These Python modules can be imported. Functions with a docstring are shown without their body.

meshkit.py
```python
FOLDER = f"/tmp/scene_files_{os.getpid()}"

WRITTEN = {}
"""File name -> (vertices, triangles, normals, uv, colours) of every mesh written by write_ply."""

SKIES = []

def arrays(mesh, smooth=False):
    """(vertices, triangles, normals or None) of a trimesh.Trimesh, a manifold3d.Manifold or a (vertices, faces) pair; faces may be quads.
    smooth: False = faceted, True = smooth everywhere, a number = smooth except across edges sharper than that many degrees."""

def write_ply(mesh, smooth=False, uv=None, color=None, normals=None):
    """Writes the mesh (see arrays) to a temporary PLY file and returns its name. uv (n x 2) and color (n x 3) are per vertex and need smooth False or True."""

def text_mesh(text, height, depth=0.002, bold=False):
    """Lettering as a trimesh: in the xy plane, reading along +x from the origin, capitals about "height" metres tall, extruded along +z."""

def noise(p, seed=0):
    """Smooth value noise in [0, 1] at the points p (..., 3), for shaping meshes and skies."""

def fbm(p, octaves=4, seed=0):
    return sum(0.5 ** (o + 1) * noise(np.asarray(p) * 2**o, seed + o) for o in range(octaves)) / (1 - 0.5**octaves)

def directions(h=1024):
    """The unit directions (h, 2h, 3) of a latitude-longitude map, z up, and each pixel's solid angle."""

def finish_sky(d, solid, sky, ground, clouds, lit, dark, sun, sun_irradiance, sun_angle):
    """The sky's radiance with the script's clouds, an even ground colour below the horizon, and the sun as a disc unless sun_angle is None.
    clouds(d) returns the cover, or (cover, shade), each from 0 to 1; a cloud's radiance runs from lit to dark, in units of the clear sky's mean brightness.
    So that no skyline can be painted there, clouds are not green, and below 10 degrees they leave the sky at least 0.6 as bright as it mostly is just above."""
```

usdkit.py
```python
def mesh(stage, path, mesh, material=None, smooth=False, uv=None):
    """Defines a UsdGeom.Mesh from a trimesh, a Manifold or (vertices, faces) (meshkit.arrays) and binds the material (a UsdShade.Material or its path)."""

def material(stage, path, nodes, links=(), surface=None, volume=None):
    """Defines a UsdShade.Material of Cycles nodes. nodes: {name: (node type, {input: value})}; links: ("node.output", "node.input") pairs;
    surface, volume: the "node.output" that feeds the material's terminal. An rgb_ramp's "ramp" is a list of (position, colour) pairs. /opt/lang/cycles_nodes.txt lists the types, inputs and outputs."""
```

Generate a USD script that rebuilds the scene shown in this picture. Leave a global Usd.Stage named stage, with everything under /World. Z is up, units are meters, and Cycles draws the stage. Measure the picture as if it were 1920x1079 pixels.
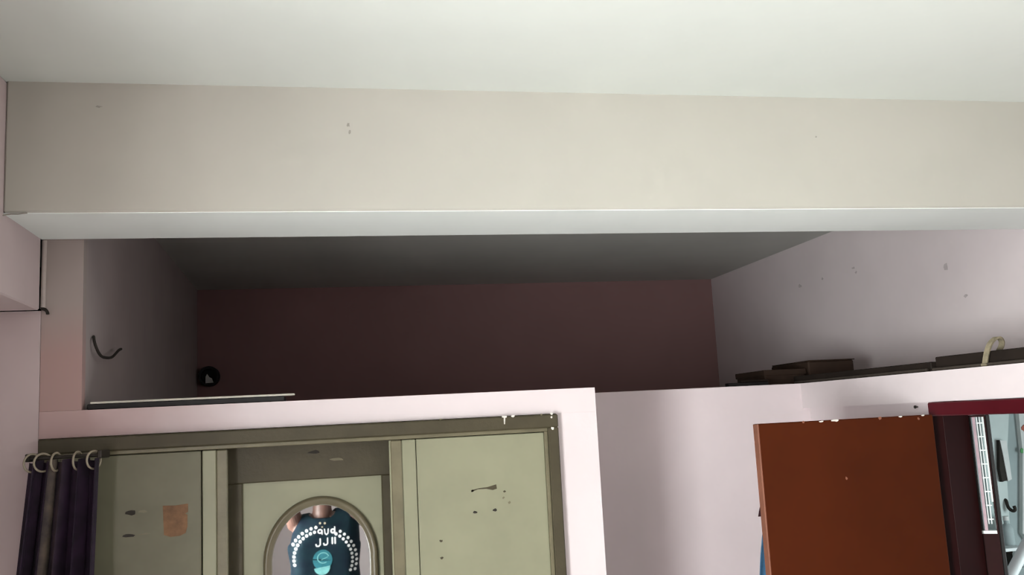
import math, random
import numpy as np
import trimesh
import manifold3d as m3
import shapely.geometry as sg
import shapely.affinity as sa
import usdkit, meshkit
from pxr import Usd, UsdGeom, UsdLux, Gf, Sdf, UsdShade

random.seed(4)
RNG = np.random.default_rng(4)
stage = Usd.Stage.CreateInMemory()
UsdGeom.SetStageUpAxis(stage, UsdGeom.Tokens.z)
UsdGeom.SetStageMetersPerUnit(stage, 1.0)
UsdGeom.Xform.Define(stage, '/World')
UsdGeom.Scope.Define(stage, '/World/Looks')

# ------------------------------------------------------------------ camera
CAM = np.array([0.0, 0.0, 1.95])
FPX, YAW, PITCH, ROLL = 1752.77, math.radians(11.6023), math.radians(8.1865), math.radians(-2.9412)
FWD = np.array([math.sin(YAW) * math.cos(PITCH), math.cos(YAW) * math.cos(PITCH), math.sin(PITCH)])
R0 = np.array([math.cos(YAW), -math.sin(YAW), 0.0])
U0 = np.cross(R0, FWD)
RIGHT = R0 * math.cos(ROLL) + U0 * math.sin(ROLL)
UP = np.cross(RIGHT, FWD)
cam = UsdGeom.Camera.Define(stage, '/World/camera')
mat = Gf.Matrix4d(*RIGHT, 0, *UP, 0, *(-FWD), 0, *CAM, 1)
cam.AddTransformOp().Set(mat)
cam.CreateHorizontalApertureAttr(36.0)
cam.CreateVerticalApertureAttr(36.0 * 1079 / 1920)
cam.CreateFocalLengthAttr(36.0 * FPX / 1920)
cam.CreateClippingRangeAttr(Gf.Vec2f(0.01, 100.0))
EXPOSURE = 0.0
cam.CreateExposureAttr(EXPOSURE)

# ------------------------------------------------------------------ light
def rect_light(name, loc, rot, w, h, intensity, color):
    l = UsdLux.RectLight.Define(stage, '/World/' + name)
    l.AddTranslateOp().Set(Gf.Vec3d(*loc))
    l.AddRotateXYZOp().Set(Gf.Vec3f(*rot))
    l.CreateWidthAttr(w); l.CreateHeightAttr(h)
    l.CreateIntensityAttr(intensity); l.CreateColorAttr(Gf.Vec3f(*color))
    return l
# daylight in the window of the left wall (out of the picture, at the photographer's left)
rect_light('window_daylight', (-1.355, 0.22, 1.46), (0, -90, 0), 1.3, 1.4, 50.0, (0.95, 1.0, 0.985))
# daylight in the window of the small room beyond the door
rect_light('side_room_daylight', (4.05, 2.6, 1.35), (0, 90, 0), 0.8, 1.2, 14.0, (0.86, 0.97, 1.0))

# ------------------------------------------------------------------ measurements (metres)
A = 2.5                      # beam front
XL, XR = -0.783, 2.450       # left wall of the room, right wall over the ledge
XLL = -0.672                 # left wall of the loft
ZCL = 2.793                  # ceiling of the loft
ZC = 2.882                   # ceiling
YB = 5.57                   # back wall of the loft
YBB = 2.83                   # back of the beam
YS, YR = 2.84, 3.475         # front of wardrobe surround, recessed wall
ZL = 2.0445                  # top of loft slab
YREAR = -3.8
F0, F1 = np.array([1.875, 3.475]), np.array([1.981, 2.38])   # edge of the ledge over the door
FD = (F1 - F0) / np.linalg.norm(F1 - F0)
FN = np.array([FD[1], -FD[0]])                               # towards the room
if FN[0] > 0: FN = -FN

def ray(px, py):
    d = FWD * FPX + RIGHT * (px - 960) - UP * (py - 539.5)
    return d / d[1]
def at(px, py, Y):
    """The point at depth Y that the photograph shows at this place."""
    return CAM + ray(px, py) * Y

# ------------------------------------------------------------------ materials
def paint(name, col, rough=0.6, var=0.06, scale=3.0, bump=0.0, bscale=60.0, spec=0.3, metal=0.0, tint=None, coat=0.0):
    c = np.array(col, float)
    d = np.array(tint if tint is not None else c * (1 - 2.2 * var), float)
    nodes = {'g': ('geometry', {}),
             'n': ('noise_texture', {'scale': scale, 'detail': 5.0, 'roughness': 0.6}),
             'r': ('rgb_ramp', {'ramp': [(0.3, tuple(d)), (0.62, tuple(c))]}),
             'p': ('principled_bsdf', {'roughness': rough, 'specular_ior_level': spec, 'metallic': metal, 'coat_weight': coat})}
    links = [('g.position', 'n.vector'), ('n.fac', 'r.fac'), ('r.color', 'p.base_color')]
    if bump:
        nodes['n2'] = ('noise_texture', {'scale': bscale, 'detail': 3.0})
        nodes['b'] = ('bump', {'strength': bump, 'distance': 0.002})
        links += [('g.position', 'n2.vector'), ('n2.fac', 'b.height'), ('b.normal', 'p.normal')]
    return usdkit.material(stage, '/World/Looks/' + name, nodes, links, surface='p.BSDF')

M = {}
M['pink'] = paint('pink_wall_paint', (0.68, 0.60, 0.61), 0.7, 0.04, 1.6, 0.25, 35, 0.2)
M['twotone'] = usdkit.material(stage, '/World/Looks/rose_and_lilac_paint', {
    'g': ('geometry', {}), 's': ('separate_xyz', {}), 'n': ('noise_texture', {'scale': 9.0, 'detail': 3.0}),
    'm': ('math', {'math_type': 'multiply_add', 'value2': 0.05}), 'r': ('map_range', {'from_min': 2.22, 'from_max': 2.38, 'clamp': True}),
    'x': ('mix', {'color1': (0.39, 0.26, 0.245), 'color2': (0.36, 0.305, 0.285)}), 'p': ('principled_bsdf', {'roughness': 0.7, 'specular_ior_level': 0.2})},
    [('g.position', 's.vector'), ('g.position', 'n.vector'), ('n.fac', 'm.value1'), ('s.z', 'm.value3'), ('m.value', 'r.value'), ('r.result', 'x.fac'), ('x.color', 'p.base_color')], surface='p.BSDF')
M['dusty'] = paint('dusty_pink_paint', (0.54, 0.44, 0.435), 0.7, 0.05, 2.0, 0.25, 35, 0.2)
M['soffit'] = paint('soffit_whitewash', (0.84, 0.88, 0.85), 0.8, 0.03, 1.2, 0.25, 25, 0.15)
M['palepink'] = paint('pale_pink_paint', (0.76, 0.70, 0.71), 0.7, 0.05, 2.0, 0.25, 35, 0.2)
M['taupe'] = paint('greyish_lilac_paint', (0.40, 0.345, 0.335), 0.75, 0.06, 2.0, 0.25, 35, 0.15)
M['palerose'] = paint('pale_rose_paint', (0.80, 0.69, 0.71), 0.7, 0.04, 1.6, 0.25, 35, 0.2)
M['scuffbeam'] = paint('beam_scuff', (0.33, 0.31, 0.27), 0.8, 0.1, 30)
M['scuffwall'] = paint('wall_scuff', (0.46, 0.40, 0.40), 0.8, 0.1, 30)
# left end of the lintel: rose tint of the pier, shade painted into the colour
M['roseshade'] = usdkit.material(stage, '/World/Looks/pink_paint_with_rose_shade', {
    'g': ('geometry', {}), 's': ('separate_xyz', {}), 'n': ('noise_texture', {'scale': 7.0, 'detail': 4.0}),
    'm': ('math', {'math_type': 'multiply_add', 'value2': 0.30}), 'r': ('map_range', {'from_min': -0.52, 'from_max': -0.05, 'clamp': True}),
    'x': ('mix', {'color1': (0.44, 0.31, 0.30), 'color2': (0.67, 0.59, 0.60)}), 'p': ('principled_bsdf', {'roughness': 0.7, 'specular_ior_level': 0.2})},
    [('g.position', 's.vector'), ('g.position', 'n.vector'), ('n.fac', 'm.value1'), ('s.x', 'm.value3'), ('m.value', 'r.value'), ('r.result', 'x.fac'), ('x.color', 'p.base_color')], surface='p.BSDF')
M['lilac'] = paint('pale_lilac_paint', (0.66, 0.585, 0.59), 0.7, 0.04, 1.6, 0.25, 35, 0.2)
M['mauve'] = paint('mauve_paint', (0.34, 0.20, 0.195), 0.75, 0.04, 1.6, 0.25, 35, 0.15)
M['white'] = paint('ceiling_distemper', (0.66, 0.685, 0.645), 0.8, 0.03, 1.2, 0.25, 25, 0.15)
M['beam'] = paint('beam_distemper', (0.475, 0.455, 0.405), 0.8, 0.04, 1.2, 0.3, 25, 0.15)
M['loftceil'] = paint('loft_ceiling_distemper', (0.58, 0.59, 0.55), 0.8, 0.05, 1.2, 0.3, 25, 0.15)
M['floor'] = paint('floor_tiles', (0.48, 0.47, 0.44), 0.35, 0.06, 4, 0, 60, 0.4)
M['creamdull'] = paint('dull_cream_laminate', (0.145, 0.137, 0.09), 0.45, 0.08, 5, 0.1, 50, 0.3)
M['olive'] = paint('olive_brown_paint', (0.063, 0.052, 0.030), 0.5, 0.10, 9, 0.35, 80, 0.25)
M['lip'] = paint('olive_lip_paint', (0.16, 0.14, 0.085), 0.4, 0.12, 12, 0.2, 80, 0.4)
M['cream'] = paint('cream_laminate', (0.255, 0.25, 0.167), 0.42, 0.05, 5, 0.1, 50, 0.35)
M['ring'] = paint('mirror_frame_paint', (0.125, 0.105, 0.062), 0.35, 0.08, 10, 0, 50, 0.45)
M['brown'] = paint('brown_door_paint', (0.063, 0.011, 0.0018), 0.55, 0.10, 3.5, 0.15, 30, 0.08)
M['brownedge'] = paint('brown_door_edge', (0.26, 0.10, 0.06), 0.5, 0.12, 8, 0.2, 60, 0.3)
M['maroon'] = paint('maroon_enamel', (0.068, 0.0042, 0.0085), 0.3, 0.10, 5, 0.05, 40, 0.25)
M['darkmaroon'] = paint('dark_maroon_enamel', (0.020, 0.0035, 0.0035), 0.45, 0.12, 5, 0, 40, 0.10)
M['chip'] = paint('pale_chipped_plaster', (0.74, 0.70, 0.64), 0.8, 0.1, 60)
M['hole'] = paint('dark_hole', (0.03, 0.025, 0.02), 0.8, 0.1, 60)
M['sticker'] = paint('faded_sticker', (0.20, 0.105, 0.05), 0.6, 0.22, 22, 0, 60, 0.3)
M['plank'] = paint('dark_old_timber', (0.017, 0.011, 0.008), 0.75, 0.2, 9, 0.4, 50, 0.2)
M['greystrip'] = paint('dusty_timber', (0.060, 0.047, 0.038), 0.75, 0.2, 14, 0.3, 60, 0.2)
M['box'] = paint('brown_carton', (0.036, 0.020, 0.013), 0.75, 0.12, 7, 0.2, 50, 0.2)
M['palestrip'] = paint('pale_aluminium', (0.62, 0.60, 0.52), 0.35, 0.08, 12, 0, 50, 0.5)
M['black'] = paint('black_plastic', (0.008, 0.007, 0.007), 0.5, 0.1, 8)
M['paper'] = paint('white_paper', (0.72, 0.74, 0.72), 0.8, 0.05, 12)
M['rope'] = paint('jute_strap', (0.25, 0.21, 0.14), 0.8, 0.15, 70, 0.3, 200, 0.2)
M['ringwhite'] = paint('ivory_plastic', (0.25, 0.21, 0.15), 0.35, 0.08, 30, 0, 50, 0.5)
M['steel'] = paint('dull_steel', (0.030, 0.024, 0.019), 0.5, 0.1, 30, 0, 50, 0.3, 0.3)
M['bluecloth'] = paint('blue_cloth', (0.055, 0.145, 0.26), 0.85, 0.15, 30, 0.3, 300, 0.2)
M['darkcloth'] = paint('dark_red_cloth', (0.06, 0.02, 0.025), 0.85, 0.15, 30, 0.3, 300, 0.2)
M['greywall'] = paint('bluish_grey_plaster', (0.40, 0.47, 0.47), 0.8, 0.10, 3.0, 0.3, 30, 0.2)
M['palewall'] = paint('pale_blue_plaster', (0.62, 0.70, 0.68), 0.8, 0.06, 4.0, 0.3, 30, 0.2)
M['whitepaint'] = paint('white_enamel', (0.74, 0.78, 0.77), 0.4, 0.04, 6)
M['pinkstrip'] = paint('pink_curtain_cloth', (0.50, 0.36, 0.40), 0.8, 0.1, 20)
M['conduit'] = paint('pinkish_conduit', (0.46, 0.39, 0.36), 0.5, 0.08, 20)
M['skin'] = paint('skin', (0.085, 0.042, 0.031), 0.5, 0.06, 20, 0.1, 200, 0.4)
M['hair'] = paint('black_hair', (0.012, 0.010, 0.009), 0.5, 0.2, 60)
M['shirt'] = paint('dark_teal_cotton', (0.0035, 0.011, 0.015), 0.85, 0.12, 12, 0.2, 300, 0.08, tint=(0.002, 0.004, 0.009))
M['trousers'] = paint('grey_cotton', (0.10, 0.10, 0.11), 0.85, 0.12, 12)
M['print'] = paint('white_print', (0.52, 0.53, 0.53), 0.7, 0.03, 20)
M['teal'] = paint('teal_print', (0.006, 0.075, 0.095), 0.7, 0.12, 40)
M['paleteal'] = paint('pale_teal_print', (0.09, 0.23, 0.23), 0.7, 0.12, 60)
M['greenspot'] = paint('green_print', (0.10, 0.34, 0.12), 0.7, 0.05, 20)
M['redspot'] = paint('red_print', (0.45, 0.13, 0.09), 0.7, 0.05, 20)
M['mirror'] = usdkit.material(stage, '/World/Looks/mirror_glass', {'p': ('principled_bsdf', {'base_color': (0.86, 0.88, 0.87), 'metallic': 1.0, 'roughness': 0.015})}, [], surface='p.BSDF')
M['pane'] = usdkit.material(stage, '/World/Looks/window_pane', {
    't': ('transparent_bsdf', {'color': (0.93, 0.97, 0.97)}), 'g': ('glossy_bsdf', {'color': (0.9, 0.9, 0.9), 'roughness': 0.02}),
    'f': ('fresnel', {'IOR': 1.45}), 'm': ('mix_closure', {})},
    [('f.fac', 'm.fac'), ('t.BSDF', 'm.closure1'), ('g.BSDF', 'm.closure2')], surface='m.closure')
# curtain: dark purple damask with a beige stripe woven in (by the cloth's own u across its width)
M['curtain'] = usdkit.material(stage, '/World/Looks/purple_curtain', {
    'a': ('attribute', {'attribute': 'stripe'}),
    'g': ('geometry', {}),
    'v': ('voronoi_texture', {'scale': 16.0}),
    'n': ('noise_texture', {'scale': 26.0, 'detail': 4.0}),
    'r1': ('rgb_ramp', {'ramp': [(0.35, (0.007, 0.0025, 0.008)), (0.6, (0.016, 0.006, 0.018))]}),
    'r2': ('rgb_ramp', {'ramp': [(0.3, (0.035, 0.028, 0.028)), (0.7, (0.12, 0.092, 0.07))]}),
    'x': ('mix', {}),
    'p': ('principled_bsdf', {'roughness': 0.6, 'specular_ior_level': 0.2, 'sheen_weight': 0.03})},
    [('g.position', 'n.vector'), ('n.fac', 'r1.fac'), ('n.fac', 'r2.fac'), ('a.fac', 'x.fac'), ('r1.color', 'x.color1'), ('r2.color', 'x.color2'), ('x.color', 'p.base_color')], surface='p.BSDF')

# ------------------------------------------------------------------ helpers
USED = {}
def numbered(parent, name):
    k = (parent, name); n = USED.get(k, -1) + 1; USED[k] = n
    return name if n == 0 else f'{name}_{n:03d}'
def keys(p, label=None, category=None, group=None, kind=None):
    for k, v in (('label', label), ('category', category), ('group', group), ('kind', kind)):
        if v: p.SetCustomDataByKey(k, v)
    return p
def ppath(parent):
    return '/World' if parent is None else str(parent.GetPath())
def obj(name, mesh, m, parent=None, smooth=30, **kw):
    par = ppath(parent); path = f'{par}/{numbered(par, name)}'
    if isinstance(mesh, list): mesh = trimesh.util.concatenate(mesh)
    g = usdkit.mesh(stage, path, mesh, M[m] if isinstance(m, str) else m, smooth)
    return keys(g.GetPrim(), **kw)
def thing(name, label=None, category=None, loc=(0, 0, 0), **kw):
    path = f'/World/{numbered("/World", name)}'
    x = UsdGeom.Xform.Define(stage, path); x.AddTranslateOp().Set(Gf.Vec3d(*map(float, loc)))
    return keys(x.GetPrim(), label, category, **kw)
def bx(x0, x1, y0, y1, z0, z1, c=0.0):
    lo, hi = np.array([x0, y0, z0], float), np.array([x1, y1, z1], float)
    lo, hi = np.minimum(lo, hi), np.maximum(lo, hi)
    if c <= 0:
        b = trimesh.creation.box(hi - lo); b.apply_translation((lo + hi) / 2); return b
    c = min(c, 0.45 * (hi - lo).min())
    pts = []
    for s in np.ndindex(2, 2, 2):
        p = np.where(np.array(s), hi, lo); sgn = np.where(np.array(s), -1, 1)
        for k in range(3):
            q = p + sgn * c; q[k] = p[k]; pts.append(q)
    return trimesh.convex.convex_hull(np.array(pts))
def tube(pts, r, sides=10, closed=False, n=None):
    p = np.asarray(pts, float)
    if n:   # Catmull-Rom resample
        from scipy.interpolate import CubicSpline
        s = np.r_[0, np.cumsum(np.linalg.norm(np.diff(p, axis=0), axis=1))]
        p = CubicSpline(s, p)(np.linspace(0, s[-1], n))
    rr = np.broadcast_to(np.asarray(r, float), (len(p),))
    t = np.gradient(p, axis=0) if not closed else np.roll(p, -1, 0) - np.roll(p, 1, 0)
    t /= np.linalg.norm(t, axis=1, keepdims=True) + 1e-12
    ref = np.array([0.0, 0, 1]) if abs(t[0][2]) < 0.9 else np.array([1.0, 0, 0])
    a = np.cross(t[0], ref); fr = []
    for k in range(len(p)):
        a = a - t[k] * (a @ t[k]); a /= np.linalg.norm(a) + 1e-12
        fr.append((a.copy(), np.cross(t[k], a)))
    ang = np.arange(sides) * 2 * np.pi / sides
    v = np.concatenate([p[k] + rr[k] * (np.cos(ang)[:, None] * fr[k][0] + np.sin(ang)[:, None] * fr[k][1]) for k in range(len(p))])
    f = []
    L = len(p)
    for i in range(L if closed else L - 1):
        for j in range(sides):
            a0, b0 = i * sides + j, i * sides + (j + 1) % sides
            a1, b1 = ((i + 1) % L) * sides + j, ((i + 1) % L) * sides + (j + 1) % sides
            f += [[a0, b0, b1], [a0, b1, a1]]
    if not closed:
        v = np.vstack([v, p[0], p[-1]]); c0, c1 = len(v) - 2, len(v) - 1
        for j in range(sides):
            f += [[c0, (j + 1) % sides, j], [c1, (L - 1) * sides + j, (L - 1) * sides + (j + 1) % sides]]
    m = trimesh.Trimesh(v, f, process=False); m.fix_normals(); return m
def prism_xz(poly, y0, y1):
    """A polygon in x,z pushed from y0 to y1."""
    gs = getattr(poly, 'geoms', [poly]); out = []
    for g in gs:
        m = trimesh.creation.extrude_polygon(g, abs(y1 - y0), engine='earcut')
        v = m.vertices.copy(); m.vertices = np.c_[v[:, 0], max(y0, y1) - v[:, 2], v[:, 1]]; out.append(m)
    m = trimesh.util.concatenate(out)
    m.fix_normals(); return m
def prism_xy(poly, z0, z1):
    m = trimesh.creation.extrude_polygon(poly, z1 - z0, engine='earcut'); m.apply_translation([0, 0, z0]); return m
def wall_frame(mesh):
    """From (along the door wall, into the room, up) to the world; the origin is the inner corner of the ledge."""
    T = np.eye(4); T[:3, 0] = [*FD, 0]; T[:3, 1] = [*(-FN), 0]; T[:3, 2] = [0, 0, 1]; T[:3, 3] = [*F0, 0]
    m = mesh.copy(); m.apply_transform(T)
    if np.linalg.det(T[:3, :3]) < 0: m.invert()
    return m
def blob(cx, cz, rx, rz, n=11, jag=0.25):
    a = np.sort(RNG.uniform(0, 2 * np.pi, n)) * 0 + np.arange(n) * 2 * np.pi / n
    k = 1 + RNG.uniform(-jag, jag, n)
    return sg.Polygon(np.c_[cx + rx * k * np.cos(a), cz + rz * k * np.sin(a)])

# ------------------------------------------------------------------ the room
ST = dict(kind='structure')
obj('floor', bx(-1.45, 4.3, YREAR - .1, YB + .1, -0.1, 0), 'floor', **ST)
ce = thing('ceiling', 'flat off-white painted ceiling across the top of the picture', **ST)
obj('room_ceiling', bx(-1.45, XR + .31, YREAR - .12, YB + .12, ZC, ZC + 0.12), 'white', ce)
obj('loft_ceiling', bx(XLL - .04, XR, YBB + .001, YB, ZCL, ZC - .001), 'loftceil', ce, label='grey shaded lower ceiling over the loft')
# lowered left strip: a beam along the left side, the opening below it leads to the window
wl = thing('wall_left', 'pale pink left wall with a lowered beam and the side of the loft', **ST)
obj('upper_wall', bx(-1.45, XL, YREAR, YBB - .004, 2.33, ZC, 0.004), 'dusty', wl)
WY0, WY1, WZ0, WZ1 = -0.50, 0.94, 0.79, 2.13
wp = trimesh.util.concatenate([bx(-1.45, -0.96, YREAR, WY0, 0, 2.33), bx(-1.45, -0.96, WY1, YS, 0, 2.33),
                               bx(-1.45, -0.96, WY0, WY1, 0, WZ0), bx(-1.45, -0.96, WY0, WY1, WZ1, 2.33)])
obj('lower_wall', wp, 'pink', wl)
obj('pier', [bx(XL + .001, XLL, YS + .0015, YS + .04, ZL + .0005, 2.534), bx(XL + .001, XLL, YBB + .0005, YS + .04, 2.534, ZC - .001)], 'twotone', wl)
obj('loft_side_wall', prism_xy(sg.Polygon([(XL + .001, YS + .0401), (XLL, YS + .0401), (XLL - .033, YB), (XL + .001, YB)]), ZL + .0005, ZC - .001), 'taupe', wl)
w1 = thing('window_1', 'white framed window in the left wall beside the photographer', **ST)
obj('window_frame', [bx(-1.345, -1.29, WY0, WY0 + .05, WZ0, WZ1), bx(-1.345, -1.29, WY1 - .05, WY1, WZ0, WZ1), bx(-1.345, -1.29, WY0, WY1, WZ0, WZ0 + .05), bx(-1.345, -1.29, WY0, WY1, WZ1 - .05, WZ1)], 'whitepaint', w1)
obj('wall_rear', bx(-1.45, XR + .31, YREAR - .1, YREAR, 0, ZC), 'palepink', **ST)
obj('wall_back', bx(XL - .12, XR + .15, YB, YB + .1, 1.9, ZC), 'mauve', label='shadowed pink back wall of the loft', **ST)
# recessed wall under the loft and the piece of wall left of the wardrobe
wf = thing('wall_front', 'pale pink wall between the wardrobe surround and the brown door', **ST)
obj('recessed_wall', bx(XL, F0[0] + .07, YR, YR + .12, 0, ZL + .0004, 0.002), 'palerose', wf)
obj('side_return', bx(-1.45, XL, YS, YS + .12, 0, 2.33), 'dusty', wf)
# right wall: above the ledge, and the lower wall with the door under it
SDOOR0 = 0.745               # along the door wall: far jamb of the door opening
SDOOR1 = SDOOR0 + 0.80
ZD = 1.9455                  # underside of the ledge
wr = thing('wall_right', 'pale pink right wall of the loft and the door wall below it', **ST)
obj('upper_wall', bx(XR, XR + .12, YREAR, YB, ZL, ZC - .001), 'lilac', wr)
obj('lower_wall', wall_frame(trimesh.util.concatenate([bx(-0.06, SDOOR0, 0.03, 0.13, 0, ZD), bx(SDOOR1, 5.7, 0.03, 0.13, 0, ZD)])), 'pink', wr)

# beam across the room
bm = thing('ceiling_beam', 'broad off-white concrete beam running across the ceiling', 'beam', **ST)
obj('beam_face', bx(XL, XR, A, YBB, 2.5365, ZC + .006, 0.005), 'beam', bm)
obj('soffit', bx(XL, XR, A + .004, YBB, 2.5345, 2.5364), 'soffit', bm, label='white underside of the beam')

# loft slab: over the recessed wall, the wardrobe and along the right wall
pe = F0 + FD * 5.6
slab = sg.Polygon([(XLL, YR + .004), (F0[0] - .0004, YR + .004), tuple(F0), tuple(pe), (XR, pe[1]), (XR, YB), (XLL, YB)])
obj('loft_slab', prism_xy(slab, ZD, ZL), 'pink', label='pale pink concrete loft slab with a ledge over the door', category='loft', **ST)

# ------------------------------------------------------------------ wardrobe surround (pink masonry)
YF = 2.81                    # front of the wardrobe frame
fx0, fx1 = -0.776, 0.700     # frame, outer
fz1 = 1.969                  # frame top
pxr = 0.831
ws = thing('wardrobe_surround', 'pale pink plastered surround framing the built-in wardrobe', 'wardrobe surround')
obj('lintel', bx(XL + .001, pxr, YS, YR - .001, fz1 + .0005, ZL), 'roseshade', ws)
obj('pier', bx(fx1 + .0005, pxr, YS, YR - .001, 0, fz1 + .0004), 'pink', ws)

# ------------------------------------------------------------------ wardrobe
wd = thing('wardrobe', 'built-in wardrobe with cream sliding doors in an olive brown frame', 'wardrobe', (0, 0, 0))
fb = 0.052                   # height of the head rail
zin = fz1 - fb               # its lower edge
def sheared(mesh): return mesh
fl_i, fr_i = at(183, 950, YF)[0] - .12, at(1033, 900, YF)[0]
obj('head_rail', bx(fx0, fx1, YF, YS + .10, zin + .010, fz1 - .001, .004), 'olive', wd)
obj('rail_lip', bx(fx0 + .03, fr_i + .004, YF + .012, YS + .06, zin - .001, zin + .011, .002), 'lip', wd, label='lighter worn lower lip of the head rail')
obj('stile', bx(fr_i, fx1, YF, YS + .10, 0, zin + .012, .004), 'olive', wd)
obj('stile', bx(fx0, fx0 + .045, YF, YS + .10, 0, zin + .012, .004), 'olive', wd)
obj('stile_bead', bx(fr_i - .011, fr_i + .001, YF + .010, YS + .04, 0, zin, .002), 'lip', wd)
YD = YF + .018               # front of the outer sliding doors
YM = YF + .085               # front of the middle door
m1 = at(406, 960, YD)[0]; m2 = at(427, 960, YD)[0]; m3x = at(733, 960, YD)[0]; m4 = at(757, 960, YD)[0]
# left door
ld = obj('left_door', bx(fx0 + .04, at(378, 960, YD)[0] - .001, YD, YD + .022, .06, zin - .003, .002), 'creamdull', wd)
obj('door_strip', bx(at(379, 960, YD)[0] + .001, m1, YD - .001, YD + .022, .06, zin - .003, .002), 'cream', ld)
obj('edge_strip', bx(m1 + .0005, m2, YD - .004, YD + .026, .06, zin - .003, .003), 'lip', ld)
# right door
rd = obj('right_door', bx(at(784, 960, YD)[0] + .001, fr_i - .010, YD, YD + .022, .06, zin - .003, .002), 'cream', wd)
obj('door_strip', bx(m4 + .0005, at(784, 960, YD)[0] - .001, YD - .001, YD + .022, .06, zin - .003, .002), 'cream', rd)
obj('edge_strip', bx(m3x + .004, m4, YD - .004, YD + .026, .06, zin - .003, .003), 'lip', rd)
obj('edge_bead', bx(m3x, m3x + .006, YD - .001, YD + .012, .06, zin - .003, .001), 'cream', rd)
# middle door, one track further back
md = obj('middle_door', bx(at(452, 960, YM)[0], at(718, 960, YM)[0] , YM + .012, YM + .03, .06, at(585, 900, YM)[2] + .01, .002), 'cream', wd)
pz = 0.5 * (at(455, 910, YM)[2] + at(717, 889.5, YM)[2])
gx0, gx1 = at(425, 960, YM)[0] - .06, at(738, 960, YM)[0] + .06
obj('top_rail', bx(gx0, gx1, YM, YM + .028, pz, zin + .02, .003), 'olive', md)
obj('door_stile', bx(gx0, at(455, 960, YM)[0], YM + .001, YM + .028, .06, pz + .001, .003), 'olive', md)
obj('door_stile', bx(at(717.5, 960, YM)[0], gx1, YM + .001, YM + .028, .06, pz + .001, .003), 'olive', md)
# oval mirror in the middle door
oc = at(603, 1056, YM)
mxh = (at(711, 1056, YM)[0] - at(493, 1056, YM)[0]) / 2
mzt = at(604, 931, YM)[2]
straight = 0.42
def oval(hw, top, inset):
    """arch at both ends with straight sides"""
    c0 = oc[2] + 0.005
    a = np.linspace(0, np.pi, 48)
    up = np.c_[oc[0] + (hw - inset) * np.cos(a), c0 + (top - c0 - inset) * np.sin(a)]
    lo = np.c_[oc[0] - (hw - inset) * np.cos(a), c0 - straight - (top - c0 - inset) * np.sin(a)]
    return sg.Polygon(np.vstack([up, lo]))
ringw = 0.0275
def ring_mesh(hw, top):
    prof = [(0.0, 0.0), (0.002, 0.012), (0.007, 0.017), (0.013, 0.018), (0.019, 0.014), (0.024, 0.012), (ringw, 0.0)]
    loops = [np.array(oval(hw, top, i).exterior.coords)[:-1] for i, _ in prof]
    n = len(loops[0]); v = []; f = []
    for (i, d), lp in zip(prof, loops): v.append(np.c_[lp[:, 0], np.full(n, YM + .012 - d), lp[:, 1]])
    for k in range(len(prof)):
        for j in range(n):
            a0, a1 = k * n + j, k * n + (j + 1) % n
            b0, b1 = ((k + 1) % len(prof)) * n + j, ((k + 1) % len(prof)) * n + (j + 1) % n
            f += [[a0, b0, b1], [a0, b1, a1]]
    m = trimesh.Trimesh(np.vstack(v), f); m.fix_normals(); return m
obj('mirror_frame', ring_mesh(mxh, mzt), 'ring', md, smooth=50)
YMIR = YM + .008
obj('mirror', prism_xz(oval(mxh, mzt, ringw - .002), YMIR, YM + .0121), 'mirror', md, smooth=False, label='oval mirror glass reflecting the photographer')
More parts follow.
